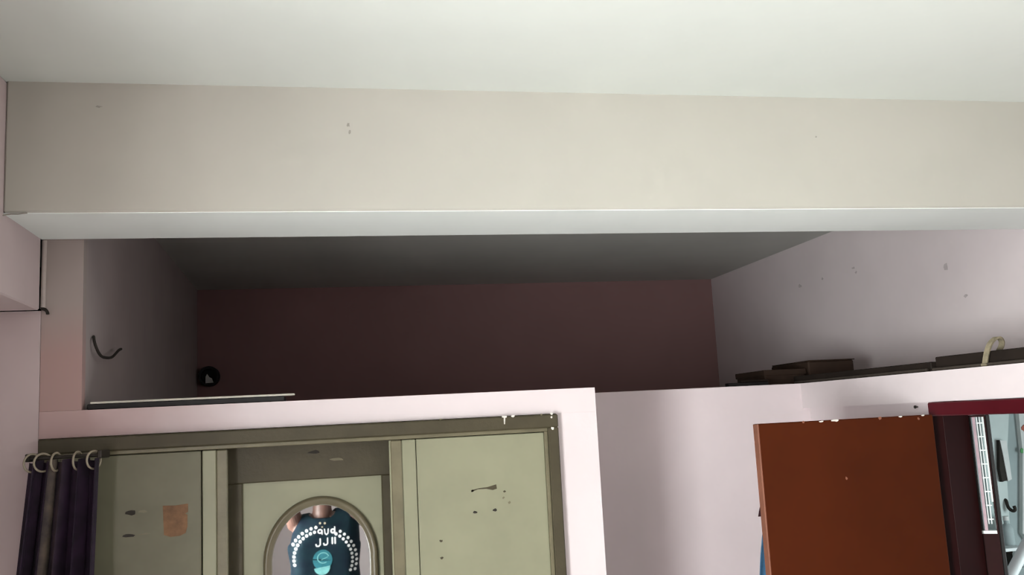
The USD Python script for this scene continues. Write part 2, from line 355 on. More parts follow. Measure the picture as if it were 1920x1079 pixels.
# marks of removed fittings and a faded sticker
def mark(parent, name, m, px, py, wpx, hpx, Y, jag=0.3, up=0.0008, n=9, **kw):
    c = at(px, py, Y); s = Y / FPX
    obj(name, prism_xz(blob(c[0], c[2], wpx * s / 2, hpx * s / 2, n, jag), Y - up, Y + .001), m, parent, smooth=False, **kw)
mark(ld, 'screw_hole', 'hole', 245, 962, 15, 8, YD); mark(ld, 'screw_hole', 'hole', 241, 1005, 17, 6, YD)
mark(ld, 'scratch', 'lip', 268, 960, 16, 4, YD); mark(ld, 'scratch', 'lip', 272, 1002, 20, 3, YD)
sk = at(329, 976, YD); s_ = YD / FPX
st = sg.Polygon([(-21, 26), (-19, -24), (-8, -28), (8, -27), (17, -23), (20, -12), (20, 8), (16, 10), (21, 13), (21, 27), (0, 25)])
obj('faded_sticker', prism_xz(sa.translate(sa.scale(st, s_, s_, origin=(0, 0)), sk[0], sk[2]), YD - .0008, YD + .001), 'sticker', ld, smooth=False, label='faded orange brown sticker on the left door')
for (px, py, w, h) in ((886, 921, 5, 5), (891, 961, 8, 5), (928, 957, 8, 5), (946, 922, 5, 4), (827, 1015, 6, 4), (828, 1047, 6, 4)):
    mark(rd, 'screw_hole', 'hole' if w > 6 else 'olive', px, py, w, h, YD)
c0 = at(886, 921, YD)
poly = sg.Polygon([(-2, 1), (12, 4), (28, 5), (45, 9), (46, 1), (38, -1), (26, 2), (10, 2), (-2, -2)])
obj('scratch', prism_xz(sa.translate(sa.scale(poly, s_, s_, origin=(0, 0)), c0[0], c0[2]), YD - .0008, YD + .001), 'olive', rd, smooth=False)
for (px, py, w, h) in ((942, 941, 6, 6), (955, 943, 5, 5), (944, 934, 4, 4)):
    mark(rd, 'paint_chip', 'lip' if w < 6 else 'cream', px, py, w, h, YD)
mark(md, 'screw_hole', 'hole', 590, 848, 22, 6, YM); mark(md, 'scratch', 'lip', 632, 862, 24, 5, YM)
poly = sg.Polygon([(-5, 7), (5, 6), (4, 3), (1.5, 3), (0.5, -9), (-1.5, -9), (-1.5, 3), (-5, 4)])
c0 = at(946, 787, YF)
obj('paint_chip', prism_xz(sa.translate(sa.scale(poly, s_, s_, origin=(0, 0)), c0[0], c0[2]), YF - .001, YF + .001), 'chip', wd, smooth=False)
for (px, py, w, h) in ((961, 781, 8, 4), (1034, 773 + 3, 5, 5), (1034, 783, 4, 4), (1036, 804, 6, 6), (1015, 778, 4, 3), (826, 787, 5, 3)):
    mark(wd, 'paint_chip', 'chip' if h > 3 else 'lip', px, py, w, h, YF)
obj('carcass', bx(fx0 + .01, fx1 - .01, YM + .09, YM + .10, .05, zin), 'olive', wd)
obj('bottom_track', bx(fx0, fx1, YF, YS + .10, 0, .06, .003), 'olive', wd)

# ------------------------------------------------------------------ curtain on its rod in front of the left door
YC = 2.715
rz = at(125, 857, YC)[2]
cx0, cx1 = at(57, 860, YC)[0], at(192, 860, YC)[0]
cr = thing('curtain_rod', 'thin dark curtain rod under the left end of the wardrobe head rail', 'curtain rod', (0, 0, 0))
obj('pole', tube([(cx0 - .012, YC, rz), (cx1, YC, rz)], 0.0048, 12), 'steel', cr)
for x in (cx0 - .006, cx1 - .006):
    obj('bracket', bx(x - .005, x + .005, YC - .009, YF + .001, rz - .009, rz + .012, .002), 'steel', cr)
cu = thing('curtain', 'dark purple curtain with a beige stripe bunched at the wardrobe edge', 'curtain', (0, 0, 0))
def curtain():
    nu, nv = 180, 60
    u = np.linspace(0, 1, nu); ztop = at(120, 864, YC)[2]; zbot = 0.12
    V = []
    for k in range(nv + 1):
        v = k / nv; z = ztop + (zbot - ztop) * v
        d = min(1.0, (ztop - z) / 0.33)
        xl = at(58, 872, YC)[0] * (1 - d) + at(31, 1075, YC)[0] * d
        xr = at(188, 872, YC)[0] * (1 - d) + at(181, 1075, YC)[0] * d
        amp = 0.013 + 0.010 * d
        ph = 2 * np.pi * (5.2 * u + 0.35 * np.sin(3.0 * u + 1.0) )
        x = xl + (xr - xl) * u + 0.006 * np.sin(2 * ph + .5)
        y = YC - 0.004 + amp * np.sin(ph) + 0.004 * np.sin(2.3 * ph + 4 * v) - 0.012 * d
        V.append(np.c_[x, y, np.full(nu, z) + 0.004 * np.cos(ph) * (1 - v)])
    V = np.vstack(V); F = []
    for k in range(nv):
        for j in range(nu - 1):
            a = k * nu + j; F += [[a, a + 1, a + nu + 1], [a, a + nu + 1, a + nu]]
    off = V.copy(); off[:, 1] += 0.0025
    n = len(V); F = np.array(F)
    edge = []
    for k in range(nv):
        a = k * nu; edge += [[a, a + nu, n + a + nu], [a, n + a + nu, n + a]]
        a = k * nu + nu - 1; edge += [[a, n + a + nu, a + nu], [a, n + a, n + a + nu]]
    U = np.tile(u, nv + 1); W = np.repeat(np.linspace(0, 1, nv + 1), nu)
    m = trimesh.Trimesh(np.vstack([V, off]), np.vstack([F, F[:, ::-1] + n, np.array(edge)]), process=False)
    st = np.exp(-((U - 0.33) / 0.035) ** 2) + np.exp(-((U - 0.46) / 0.03) ** 2) * .9
    st = np.clip(st, 0, 1)
    return m, np.tile(st, 2)
cm, stripe = curtain()
par = ppath(cu)
g = usdkit.mesh(stage, par + '/cloth', cm, M['curtain'], True)
UsdGeom.PrimvarsAPI(g).CreatePrimvar('stripe', Sdf.ValueTypeNames.FloatArray, 'vertex').Set([float(x) for x in stripe])
for px, ang, wid in ((62, 42, 1), (82, 50, 1), (107, 18, 1), (147, 16, 1), (177, 34, 1)):
    c = at(px, 856, YC); a = math.radians(90 - ang)
    th = np.linspace(0, 2 * np.pi, 28, endpoint=False); R = 0.0235
    pts = np.c_[c[0] + R * np.cos(th) * math.cos(a), YC - .006 + R * np.cos(th) * math.sin(a), rz - 0.012 + R * np.sin(th)]
    obj('curtain_ring', tube(pts, 0.0030, 8, closed=True), 'ringwhite', cu, smooth=True)

# ------------------------------------------------------------------ door on the right
# (along, out of the wall towards the side room, up) -> world with wall_frame
d1 = thing('door_1', 'open brown door leaf hinged on a maroon frame under the ledge', 'door', (0, 0, 0), **ST)
hd = 0.046
frm = [bx(SDOOR0 - .03, SDOOR1 + .03, -0.012, 0.10, ZD - hd, ZD - .0015, .004)]
obj('frame_head', [wall_frame(m) for m in frm], 'maroon', d1, label='maroon head of the door frame')
obj('frame_jamb', wall_frame(bx(SDOOR0 - .03, SDOOR0 + .022, 0.0, 0.10, 0, ZD - hd + .001, .0006)), 'darkmaroon', d1)
obj('frame_jamb', wall_frame(bx(SDOOR1 - .022, SDOOR1 + .03, 0.0, 0.10, 0, ZD - hd + .001, .004)), 'maroon', d1)
YLF = 2.705                  # front of the leaf, which stands parallel to the wardrobe front
lx0, lx1 = at(1424, 830, YLF)[0] , at(1763, 900, YLF)[0]
lz1 = 0.5 * (at(1430, 795, YLF)[2] + at(1745, 778, YLF)[2])
lf = obj('door_leaf', bx(lx0, lx1, YLF, YLF + .032, 0.02, lz1, .003), 'brown', d1)
obj('leaf_edge', bx(lx0 - .002, lx0 + .003, YLF + .001, YLF + .0315, 0.02, lz1 - .001, .001), 'brownedge', lf, label='lighter scuffed free edge of the brown door leaf')
for (px, py, w, h) in ((1506, 792, 6, 4), (1567, 789, 17, 5), (1650, 785, 7, 6), (1688, 782, 8, 3), (1722, 785.5, 6, 5), (1730, 779.5, 8, 3), (1540, 791, 10, 3), (1587, 897.5, 5, 6)):
    mark(lf, 'paint_chip', 'chip' if w > 7 else 'brownedge', px, py, w, h, YLF, label='pale chip in the brown paint' if w > 16 else None)
# narrow glazed side leaf in the doorway
TH = math.radians(33)
hinge = F0 + FD * (SDOOR0 + .005) - FN * 0.101
dirv = np.array([math.cos(TH), -math.sin(TH)])
def leaf_u(px, py):
    r = ray(px, py); k = np.linalg.solve(np.c_[[r[0], 1.0], -dirv], hinge); return k[1], CAM[2] + r[2] * k[0]
def leaf_frame(mesh):
    T = np.eye(4); n = np.array([dirv[1], -dirv[0]])   # faces the room
    T[:3, 0] = [*dirv, 0]; T[:3, 1] = [*(-n), 0]; T[:3, 2] = [0, 0, 1]; T[:3, 3] = [*hinge, 0]
    m = mesh.copy(); m.apply_transform(T)
    if np.linalg.det(T[:3, :3]) < 0: m.invert()
    return m
zt, zb = ZD - hd - .004, 0.02
z0p = leaf_u(1842, 1002)[1]       # bottom of its glazed opening
ox0, ox1, SL = leaf_u(1813, 800)[0], leaf_u(1846, 800)[0], leaf_u(1849, 800)[0]
sl = obj('side_leaf', [leaf_frame(bx(0, ox0, 0, .03, zb, zt)), leaf_frame(bx(ox1, SL, 0, .03, zb, zt)), leaf_frame(bx(ox0, ox1, 0, .03, zb, z0p)), leaf_frame(bx(ox0, ox1, 0, .03, zt - .006, zt))], 'darkmaroon', d1, label='dark maroon narrow door leaf with a lattice pane')
obj('leaf_edge', leaf_frame(bx(SL + .0005, SL + .0125, -.003, .033, zb, zt, .002)), 'black', sl)
obj('pane', leaf_frame(bx(ox0, ox1, .018, .021, z0p, zt - .006)), 'pane', sl, smooth=False)
W_ = ox1 - ox0; ztp = zt - .006
obj('pane_frame', [leaf_frame(m) for m in (bx(ox0, ox0 + .10 * W_, .004, .026, z0p, ztp), bx(ox1 - .10 * W_, ox1, .004, .026, z0p + .10, ztp), bx(ox0, ox1, .002, .028, z0p, z0p + .010))], 'whitepaint', sl, label='white frame of the narrow pane')
obj('pink_strip', leaf_frame(bx(ox0 + .34 * W_, ox0 + .52 * W_, .008, .014, z0p + .01, ztp)), 'pinkstrip', sl)
obj('dark_bar', leaf_frame(bx(ox0 + .14 * W_, ox0 + .28 * W_, .006, .016, z0p + .01, ztp)), 'black', sl)
zz = np.linspace(z0p + .045, ztp - .02, 8)
obj('lattice', [leaf_frame(bx(ox0 + .56 * W_, ox1 - .1 * W_, .008, .014, z - .002, z + .002)) for z in zz] + [leaf_frame(bx(ox0 + k * W_, ox0 + k * W_ + .003, .009, .015, z0p + .03, ztp)) for k in (.58, .74)], 'whitepaint', sl, label='white lattice of the narrow pane')

# ------------------------------------------------------------------ the bright side room beyond the door
YN = 4.30
sr = thing('wall_side_room', 'bluish grey plaster walls of the bright room beyond the door', **ST)
obj('back_wall', bx(F0[0] + .12, 4.25, YN, YN + .1, 0, ZD), 'greywall', sr)
obj('end_wall', bx(4.12, 4.22, 0.4, YN, 0, ZD), 'palewall', sr)
obj('near_wall', bx(2.25, 4.22, 0.3, 0.4, 0, ZD), 'palewall', sr)
YP = YN - .012
def sgx(a, b, ym): return at(a, ym, YP)[0], at(b, ym, YP)[0]
p = at(1858, 780, YP); q = at(1884, 1030, YP)
pl = sg.Polygon([at(1835, 770, YP)[[0, 2]], at(1889, 770, YP)[[0, 2]], at(1884, 880, YP)[[0, 2]], at(1893, 1030, YP)[[0, 2]], at(1860, 1035, YP)[[0, 2]]])
obj('pale_board', prism_xz(pl, YP - .012, YN), 'palewall', label='pale blue board on the wall beyond the door', category='board')
def at2(px, py, Y): return tuple(at(px, py, Y)[[0, 2]])
tw = thing('hanging_cloth', 'dark grey cloth with a white border hanging beyond the door', 'cloth', (0, 0, 0))
obj('cloth', prism_xz(sg.Polygon([at2(1870, 826, YP - .02), at2(1873, 828, YP - .02), at2(1889, 899, YP - .02), at2(1876, 904, YP - .02), at2(1871, 880, YP - .02)]), YP - .034, YP - .0125), 'hole', tw)
obj('white_border', prism_xz(sg.Polygon([at2(1873, 826, YP - .03), at2(1885, 827, YP - .03), at2(1895, 899, YP - .03), at2(1888, 903, YP - .03), at2(1878, 850, YP - .03)]), YP - .039, YP - .0125), 'paper', tw)
cal = thing('wall_calendar', 'white paper calendar at the right edge beyond the door', 'calendar', (0, 0, 0))
obj('sheet', prism_xz(sg.Polygon([at2(1906, 772, YP), at2(1950, 771, YP), at2(1950, 1060, YP), at2(1914, 1000, YP), at2(1914, 850, YP)]), YP - .014, YN), 'paper', cal, smooth=False)
obj('red_print', prism_xz(blob(*at2(1917, 804, YP), .016, .018), YP - .017, YP - .012), 'redspot', cal, smooth=False)
obj('green_print', prism_xz(blob(*at2(1912, 846, YP), .008, .012), YP - .017, YP - .012), 'greenspot', cal, smooth=False)
hk = thing('wall_hook', 'small dark hook on the grey wall beyond the door', 'hook', (0, 0, 0))
c = at(1883, 950, YP)
obj('hook', tube([c + [0, .012, .03], c + [0, -.02, .025], c + [0, -.035, -.01], c + [.01, -.05, -.02], c + [.012, -.055, .005]], .008, 8, n=24), 'hole', hk, smooth=True)
obj('plate', bx(c[0] - .014, c[0] + .014, YN - .006, YN, c[2] - .01, c[2] + .05, .002), 'steel', hk)
bt = thing('bottle', 'pale bottle standing on the shelf beyond the door', 'bottle', (0, 0, 0))
sh0, sh1 = at(1878, 1030, YN - .12), at(1911, 1026, YN - .12)
zsh = at(1890, 1028, YN - .12)[2]
cb = at(1889, 1000, YN - .08)
prof = np.array([(0, 0), (.026, 0), (.03, .008), (.03, .075), (.022, .095), (.012, .105), (.012, .125), (.0, .125)])
b_ = trimesh.creation.revolve(prof, sections=24); b_.apply_translation([cb[0], YN - .08, zsh + .006])
obj('bottle_body', b_, 'greywall', bt, smooth=40)
b_ = trimesh.creation.cylinder(.014, .02, sections=20); b_.apply_translation([cb[0], YN - .08, zsh + .006 + .130]); obj('cap', b_, 'paper', bt)
shf = thing('wall_shelf', 'small white shelf on the wall beyond the door', 'shelf', (0, 0, 0))
obj('shelf_board', bx(sh0[0] - .06, sh1[0], YN - .17, YN, zsh - .010, zsh + .006, .002), 'whitepaint', shf)
obj('shelf_bracket', bx(sh1[0] - .02, sh1[0] - .005, YN - .13, YN, zsh - .10, zsh - .009, .002), 'whitepaint', shf)
dbx = thing('small_box', 'small dark box hanging below the shelf beyond the door', 'box', (0, 0, 0))
c = at(1897, 1045, YN - .05)
obj('box_body', bx(c[0] - .036, c[0] + .030, YN - .09, YN, c[2] - .05, c[2] + .026, .004), 'hole', dbx)
obj('box_lid', bx(c[0] - .04, c[0] + .034, YN - .094, YN, c[2] + .025, c[2] + .036, .003), 'greystrip', dbx)
p0, p1 = at(1884, 1100, 3.6), at(1930, 1012, 3.6)
dv = (p1 - p0) / np.linalg.norm(p1 - p0)
lp0 = p0 - dv * (p0[2] / dv[2]) + np.array([0, 0, .02])
tp = p1 + dv * .25 + [0, 0.1, 0]
wp_ = thing('leaning_pole', 'white painted pole leaning across the bright room beyond the door', 'pole', (0, 0, 0))
obj('pole', tube([lp0, p0, p1, tp], .024, 14), 'whitepaint', wp_, smooth=40)
obj('cap', tube([tp, tp + dv * .02], .026, 14), 'greystrip', wp_, smooth=40)

# ------------------------------------------------------------------ cloth behind the brown leaf
bc = thing('blue_cloth', 'blue cloth hanging behind the free edge of the brown door leaf', 'cloth', (0, 0, 0))
YK = YLF + .075
def hanging(x_of, w, z0, z1, Y, amp, n=40, k=30, waves=2.2):
    V = []; F = []
    for i in range(k + 1):
        v = i / k; z = z0 + (z1 - z0) * v
        for j in range(n + 1):
            u = j / n
            V.append([x_of(v) + u * w(v), Y + amp * math.sin(2 * math.pi * waves * u + .8 * v) * (0.3 + .7 * v), z])
    for i in range(k):
        for j in range(n):
            a = i * (n + 1) + j; F += [[a, a + 1, a + n + 2], [a, a + n + 2, a + n + 1]]
    V = np.array(V); m = len(V); O = V + [0, .003, 0]; F = np.array(F)
    e = []
    for i in range(k):
        a = i * (n + 1); e += [[a, a + n + 1, m + a + n + 1], [a, m + a + n + 1, m + a]]
    mm = trimesh.Trimesh(np.vstack([V, O]), np.vstack([F, F[:, ::-1] + m, e]), process=False); return mm
zk0, zk1 = at(1430, 925, YK)[2], at(1424, 1085, YK)[2]
def edge_x(v):
    pts = [(0, at(1436, 925, YK)[0]), (.10, at(1431, 945, YK)[0]), (.22, at(1427, 975, YK)[0]), (.38, at(1424, 1012, YK)[0]), (.6, at(1424, 1080, YK)[0]), (1.0, at(1430, 1150, YK)[0])]
    return float(np.interp(v, [a for a, _ in pts], [b for _, b in pts]))
zend = zk0 - (zk0 - zk1) / .6
obj('cloth', hanging(edge_x, lambda v: .12 + .06 * min(1, 2 * v), zk0 - .05, zend, YK, .012), 'bluecloth', bc, smooth=True)
obj('hem_band', hanging(lambda v: edge_x(v * .28) - .001, lambda v: .125 + .03 * v, zk0 + .02, zk0 - .072, YK - .002, .010), 'darkcloth', bc, smooth=True, label='dark red upper band of the blue cloth')
c = np.array([edge_x(0) + .09, YK, zk0 + .02])
obj('hanging_loop', tube([c, c + [.005, 0, .02], c + [.0, -.02, .03], [c[0], YLF + .032, c[2] + .03]], .004, 8, n=20), 'darkcloth', bc, smooth=True)

# ------------------------------------------------------------------ things on the loft
# left: dark board with a pale strip on the edge above the wardrobe
yb0 = YS + .012
xb0, xb1 = at(160, 765, yb0)[0], at(553, 745, yb0)[0]
bd = thing('dark_board', 'dark board with a pale metal strip lying on the left edge of the loft', 'board', (0, 0, 0))
zb0 = ZL - .012
obj('board', bx(xb0 + .004, xb1 - .03, yb0, yb0 + .12, ZL + .0005, ZL + .0165, .002), 'black', bd)
obj('metal_strip', bx(xb0 + .012, xb1, yb0 - .002, yb0 + .02, ZL + .0166, ZL + .0225, .002), 'palestrip', bd)
# right: two dark timbers on the ledge
def ledge(s0, s1, d0, d1, z0, z1, c=.003): return wall_frame(bx(s0, s1, d0, d1, z0, z1, c))
t1 = thing('timber_plank', 'dark timber plank on the ledge edge at the right, under the strap loop', 'plank', (0, 0, 0), group=None)
obj('plank', ledge(.72, 2.6, .036, .075, ZL + .0005, ZL + .047), 'plank', t1)
obj('dusty_strip', ledge(.72, 2.6, .018, .0355, ZL + .0005, ZL + .011), 'greystrip', t1, label='grey dusty strip along the foot of the plank')
t2 = thing('timber_plank', 'dark thinner timber plank on the ledge beside the carton', 'plank', (0, 0, 0))
obj('plank', ledge(-.10, .70, .035, .07, ZL + .0005, ZL + .033), 'plank', t2)
obj('groove_strip', ledge(-.08, .69, .022, .0345, ZL + .0005, ZL + .012), 'greystrip', t2)
t3 = thing('timber_batten', 'thin black batten lying on the loft floor left of the low carton', 'batten', (0, 0, 0))
obj('batten', bx(at(1366, 720, 3.6)[0], 1.80, 3.60, 3.635, ZL + .0005, ZL + .018, .002), 'black', t3)
obj('end_block', bx(1.68, 1.80, 3.601, 3.634, ZL + .0185, ZL + .027, .002), 'plank', t3)
# cartons
yk = 3.66
cbx = thing('carton', 'dark brown carton on the loft behind the timber plank', 'box', (0, 0, 0))
k0, k1 = at(1516, 690, yk)[0], at(1602, 690, yk)[0]
zt_ = at(1560, 676, yk)[2]
obj('box_body', bx(k0, k1, yk, yk + .34, ZL + .0005, zt_, .006), 'box', cbx)
obj('flap', bx(k0 + .004, k1 + .004, yk - .002, yk + .16, zt_, zt_ + .004, .001), 'box', cbx)
obj('flap', bx(k0 + .004, k1 - .004, yk + .165, yk + .34, zt_, zt_ + .004, .001), 'box', cbx)
cb2 = thing('carton', 'low flat brown carton on the loft left of the taller one', 'box', (0, 0, 0))
k2 = at(1438, 700, yk)[0]; zt2 = at(1480, 694, yk)[2]
obj('box_body', bx(k2, k0 - .006, yk + .02, yk + .30, ZL + .0005, zt2, .006), 'box', cb2)
obj('lid', bx(k2 - .004, k0 - .003, yk + .016, yk + .304, zt2 - .02, zt2 + .004, .002), 'box', cb2)
# strap loop over the plank
sl_ = thing('strap_loop', 'beige bent strap looped over the dark plank on the right ledge', 'strap', (0, 0, 0))
Yp = 2.47
def on_ledge(px, py, d):
    r = ray(px, py); Y = ((F0 - FN * d) @ FN) / (np.array([r[0], 1.0]) @ FN); return CAM + r * Y
pts = [on_ledge(*q) for q in ((1847, 684, .022), (1849, 668, .024), (1854, 650, .030), (1862, 638, .045), (1871, 633.5, .062), (1878, 640, .080), (1875, 655, .092), (1869, 668, .094), (1866, 676, .094))]
def strap(pts, w, t, n=48):
    from scipy.interpolate import CubicSpline
    p = np.array(pts); s = np.r_[0, np.cumsum(np.linalg.norm(np.diff(p, axis=0), axis=1))]
    p = CubicSpline(s, p)(np.linspace(0, s[-1], n)); tg = np.gradient(p, axis=0); tg /= np.linalg.norm(tg, axis=1, keepdims=True)
    side = np.array([0.35, -0.9, 0.0]); V = []
    for k in range(n):
        b = side - tg[k] * (side @ tg[k]); b /= np.linalg.norm(b); nn = np.cross(tg[k], b)
        for (i, j) in ((-1, -1), (1, -1), (1, 1), (-1, 1)): V.append(p[k] + b * i * w / 2 + nn * j * t / 2)
    F = []
    for k in range(n - 1):
        for j in range(4):
            a, b2 = 4 * k + j, 4 * k + (j + 1) % 4; F += [[a, b2, b2 + 4], [a, b2 + 4, a + 4]]
    e = 4 * (n - 1); F += [[0, 2, 1], [0, 3, 2], [e, e + 1, e + 2], [e, e + 2, e + 3]]
    m = trimesh.Trimesh(np.array(V), F, process=False); m.fix_normals(); return m
obj('strap', strap(pts, .016, .006), 'rope', sl_, smooth=40)
obj('end_tab', bx(pts[0][0] - .010, pts[0][0] + .010, pts[0][1] - .012, pts[0][1] + .008, ZL + .0005, ZL + .010, .002), 'rope', sl_)
# round black pipe end on the loft's back wall
c = at(394, 707, YB)
vp_ = thing('pipe_end', 'round black pipe end with a pale scrap on the dark back wall of the loft', 'pipe', (0, 0, 0))
ann = trimesh.creation.annulus(.042, .056, .07, sections=40); ann.apply_transform(trimesh.transformations.rotation_matrix(np.pi / 2, [1, 0, 0])); ann.apply_translation([c[0], YB - .035, c[2]])
obj('collar', ann, 'black', vp_, smooth=40)
dk = trimesh.creation.cylinder(.042, .01, sections=40); dk.apply_transform(trimesh.transformations.rotation_matrix(np.pi / 2, [1, 0, 0])); dk.apply_translation([c[0], YB - .0055, c[2]])
obj('plug', dk, 'black', vp_, smooth=40)
obj('paper_scrap', prism_xz(sg.Polygon([(c[0] - .017, c[2] - .04), (c[0] + .026, c[2] - .038), (c[0] + .018, c[2] - .014), (c[0] + .004, c[2] - .006), (c[0] - .008, c[2] + .012), (c[0] - .016, c[2] - .004)]), YB - .076, YB - .0685), 'paper', vp_, smooth=False, label='pale torn scrap in the pipe mouth')
# loose wire out of the left wall
def on_left(px, py, off=0.006):
    r = ray(px, py); Y = (XLL - .006 + off) / r[0]; return CAM + r * Y
wi = thing('loose_wire', 'dark loose wire curling out of the left wall above the loft', 'wire', (0, 0, 0))
obj('wire', tube([on_left(174, 634, .0), on_left(176, 634, .012), on_left(178, 645, .02), on_left(184, 660, .025), on_left(197, 671, .03), on_left(210, 670, .03), on_left(220, 660, .028), on_left(227, 655, .026)], .0042, 8, n=50), 'hole', wi, smooth=True)
ctr = on_left(173, 635, .0)
obj('grommet', trimesh.creation.icosphere(2, .012).apply_transform(np.diag([.5, 1, 1, 1])).apply_translation(ctr), 'hole', wi, smooth=True)
# conduit in the corner under the beam, with a bent dark end
cd = thing('conduit', 'thin vertical conduit in the left corner below the beam with a dark bent end', 'conduit', (0, 0, 0))
pa, pb = at(79, 457, 2.836), at(78, 582, 2.836)
obj('pipe', tube([[XL + .006, 2.838, 2.533], [XL + .006, 2.838, 2.335]], .007, 10), 'conduit', cd, smooth=40)
obj('bent_end', tube([[XL + .002, 2.832, 2.334], [XL + .012, 2.832, 2.333], [XL + .020, 2.828, 2.325], [XL + .022, 2.826, 2.318]], .0045, 8, n=16), 'hole', cd, smooth=True)
# a nail in the wall over the door leaf
nl = thing('wall_nail', 'small dark nail in the shaded wall strip above the brown door leaf', 'nail', (0, 0, 0))
rr = ray(1721, 763.5)
# meet the lower wall plane (0.03 behind the ledge edge)
num = (F0 - FN * .03) @ FN; Yn = num / (np.array([rr[0], 1.0]) @ FN); pn = CAM + rr * Yn
obj('shank', tube([pn + np.r_[-FN * .01, 0], pn + np.r_[FN * .012, 0]], .002, 8), 'hole', nl, smooth=True)
obj('head', tube([pn + np.r_[FN * .010, 0], pn + np.r_[FN * .013, 0]], .0052, 12), 'hole', nl)

# ------------------------------------------------------------------ the photographer, seen only in the oval mirror
def virt(px, py, Y):
    """The real point at depth Y whose reflection the photograph shows at this place."""
    return CAM + ray(px, py) * (2 * YMIR - Y) * np.array([1, 0, 1]) + np.array([0, Y, 0])
def hull_bones(bones, refine=0.02, smooth=8):
    """bones: ((point, radius), (point, radius)); all joined into one smooth surface"""
    parts = []
    def ball(p, r):
        r = np.broadcast_to(np.asarray(r, float), 3)
        return m3.Manifold.sphere(1.0, 24).scale(tuple(r)).translate(tuple(map(float, p)))
    for b in bones:
        parts.append(m3.Manifold.batch_hull([ball(p, r) for p, r in b]))
    m = m3.Manifold.batch_boolean(parts, m3.OpType.Add).refine_to_length(refine)
    mm = m.to_mesh(); t = trimesh.Trimesh(np.array(mm.vert_properties[:, :3]), np.array(mm.tri_verts), process=True)
    if smooth: trimesh.smoothing.filter_taubin(t, lamb=0.5, nu=0.52, iterations=smooth)
    return t
PY = -0.36                                    # the body stands just behind the camera
pc = virt(609, 1010, PY)[0]                   # middle of the chest
zs = virt(609, 966, PY)[2]                    # shoulders
def P(x, y, z): return np.array([pc + x, PY + y, z])
neck0, head_c = P(-.012, .0, zs + .01), P(-.012, .045, zs + .235)
torso = [((P(-.10, 0, .93), (.085, .105, .09)), (P(.10, 0, .93), (.085, .105, .09)), (P(-.105, 0, 1.12), (.07, .10, .08)), (P(.105, 0, 1.12), (.07, .10, .08))),
         ((P(-.105, 0, 1.12), (.07, .10, .08)), (P(.105, 0, 1.12), (.07, .10, .08)), (P(-.115, -.005, zs - .15), (.075, .11, .09)), (P(.115, -.005, zs - .15), (.075, .11, .09))),
         ((P(-.115, -.005, zs - .15), (.075, .11, .09)), (P(.115, -.005, zs - .15), (.075, .11, .09)), (P(-.15, -.02, zs - .045), .052), (P(.15, -.02, zs - .030), .052), (P(0, -.02, zs - .03), (.06, .06, .04)))]
def arm(sx, hand):
    sh, el = P(sx * .178, -.02, zs - .045), P(sx * .215, .13, zs + .12)
    wr_ = hand
    return [((sh, .054), (sh * .5 + el * .5, .046)), ((sh * .5 + el * .5, .046), (el, .040)), ((el, .040), (el * .6 + wr_ * .4, .040)), ((el * .6 + wr_ * .4, .040), (wr_, .027))], sh, el
wl_, wr2 = np.array([-.115, -.105, 1.88]), np.array([.115, -.105, 1.88])
armL, shL, elL = arm(-1, wl_); armR, shR, elR = arm(1, wr2)
legs = []
for sx in (-1, 1):
    hip, kn, an = P(sx * .095, 0, .90), P(sx * .10, .02, .49), P(sx * .10, -.01, .085)
    legs += [((hip, .092), (kn, .058)), ((kn, .058), (kn * .65 + an * .35 + [0, -.015, 0], .056)), ((kn * .65 + an * .35 + [0, -.015, 0], .056), (an, .038)),
             ((an + [0, -.03, -.045], .036), (an + [sx * .015, .14, -.055], (.045, .05, .028)))]
neck = [((neck0 - [0, .012, .02], .062), (P(-.012, .02, zs + .11), .054))]
headb = [((head_c + [0, -.015, .03], (.073, .092, .085)), (head_c + [0, .03, -.055], (.052, .055, .05))),
         ((head_c + [0, .055, -.085], (.030, .026, .022)), (head_c + [0, .03, -.04], (.055, .05, .05))),
         ((head_c + [0, .082, .022], .010), (head_c + [0, .100, -.022], .0135)),                       # nose
         ((head_c + [-.018, .078, -.058], .009), (head_c + [.018, .078, -.058], .009)),                 # lips
         ((head_c + [-.078, -.005, -.022], (.008, .018, .012)), (head_c + [-.079, -.012, .018], (.008, .020, .014))),
         ((head_c + [.078, -.005, -.022], (.008, .018, .012)), (head_c + [.079, -.012, .018], (.008, .020, .014)))]
# hands: palm, four unequal fingers over the back of the phone, thumb on this side
PH = np.array([0.0, -.020, 1.945])            # middle of the phone
def hand(sx, w):
    palm = np.array([sx * .100, -.060, 1.915])
    out = [((w, .027), (palm + [0, 0, -.012], (.014, .030, .026))), ((palm + [0, .012, .022], (.012, .026, .024)), (palm + [0, 0, -.014], (.013, .028, .026)))]
    for k, (L, dz) in enumerate(((.046, .036), (.050, .016), (.047, -.004), (.038, -.022))):
        a = palm + np.array([0, .020, dz + .006]); b = a + [-sx * .004, L * .62, .008]; c_ = b + [-sx * L * .52, .010, .004]; d = c_ + [-sx * L * .42, -.004, 0]
        out += [((a, .0088), (b, .0082)), ((b, .0082), (c_, .0076)), ((c_, .0076), (d, .0066))]
    a = palm + np.array([-sx * .004, -.018, .008]); b = a + [-sx * .028, .004, .018]; c_ = b + [-sx * .026, .010, .006]
    out += [((a, .0115), (b, .0100)), ((b, .0100), (c_, .0080))]
    return out
person = thing('person', 'person in a dark teal sleeveless top printed with a white dotted ring', 'person', (0, 0, 0))
body = hull_bones(torso + armL + armR + legs + neck + headb, .022, 6)
obj('body', body, 'skin', person, smooth=True)
for sx, w, nm in ((-1, wl_, 'hand'), (1, wr2, 'hand')):
    obj('hand', hull_bones(hand(sx, w), .004, 4), 'skin', person, smooth=True)
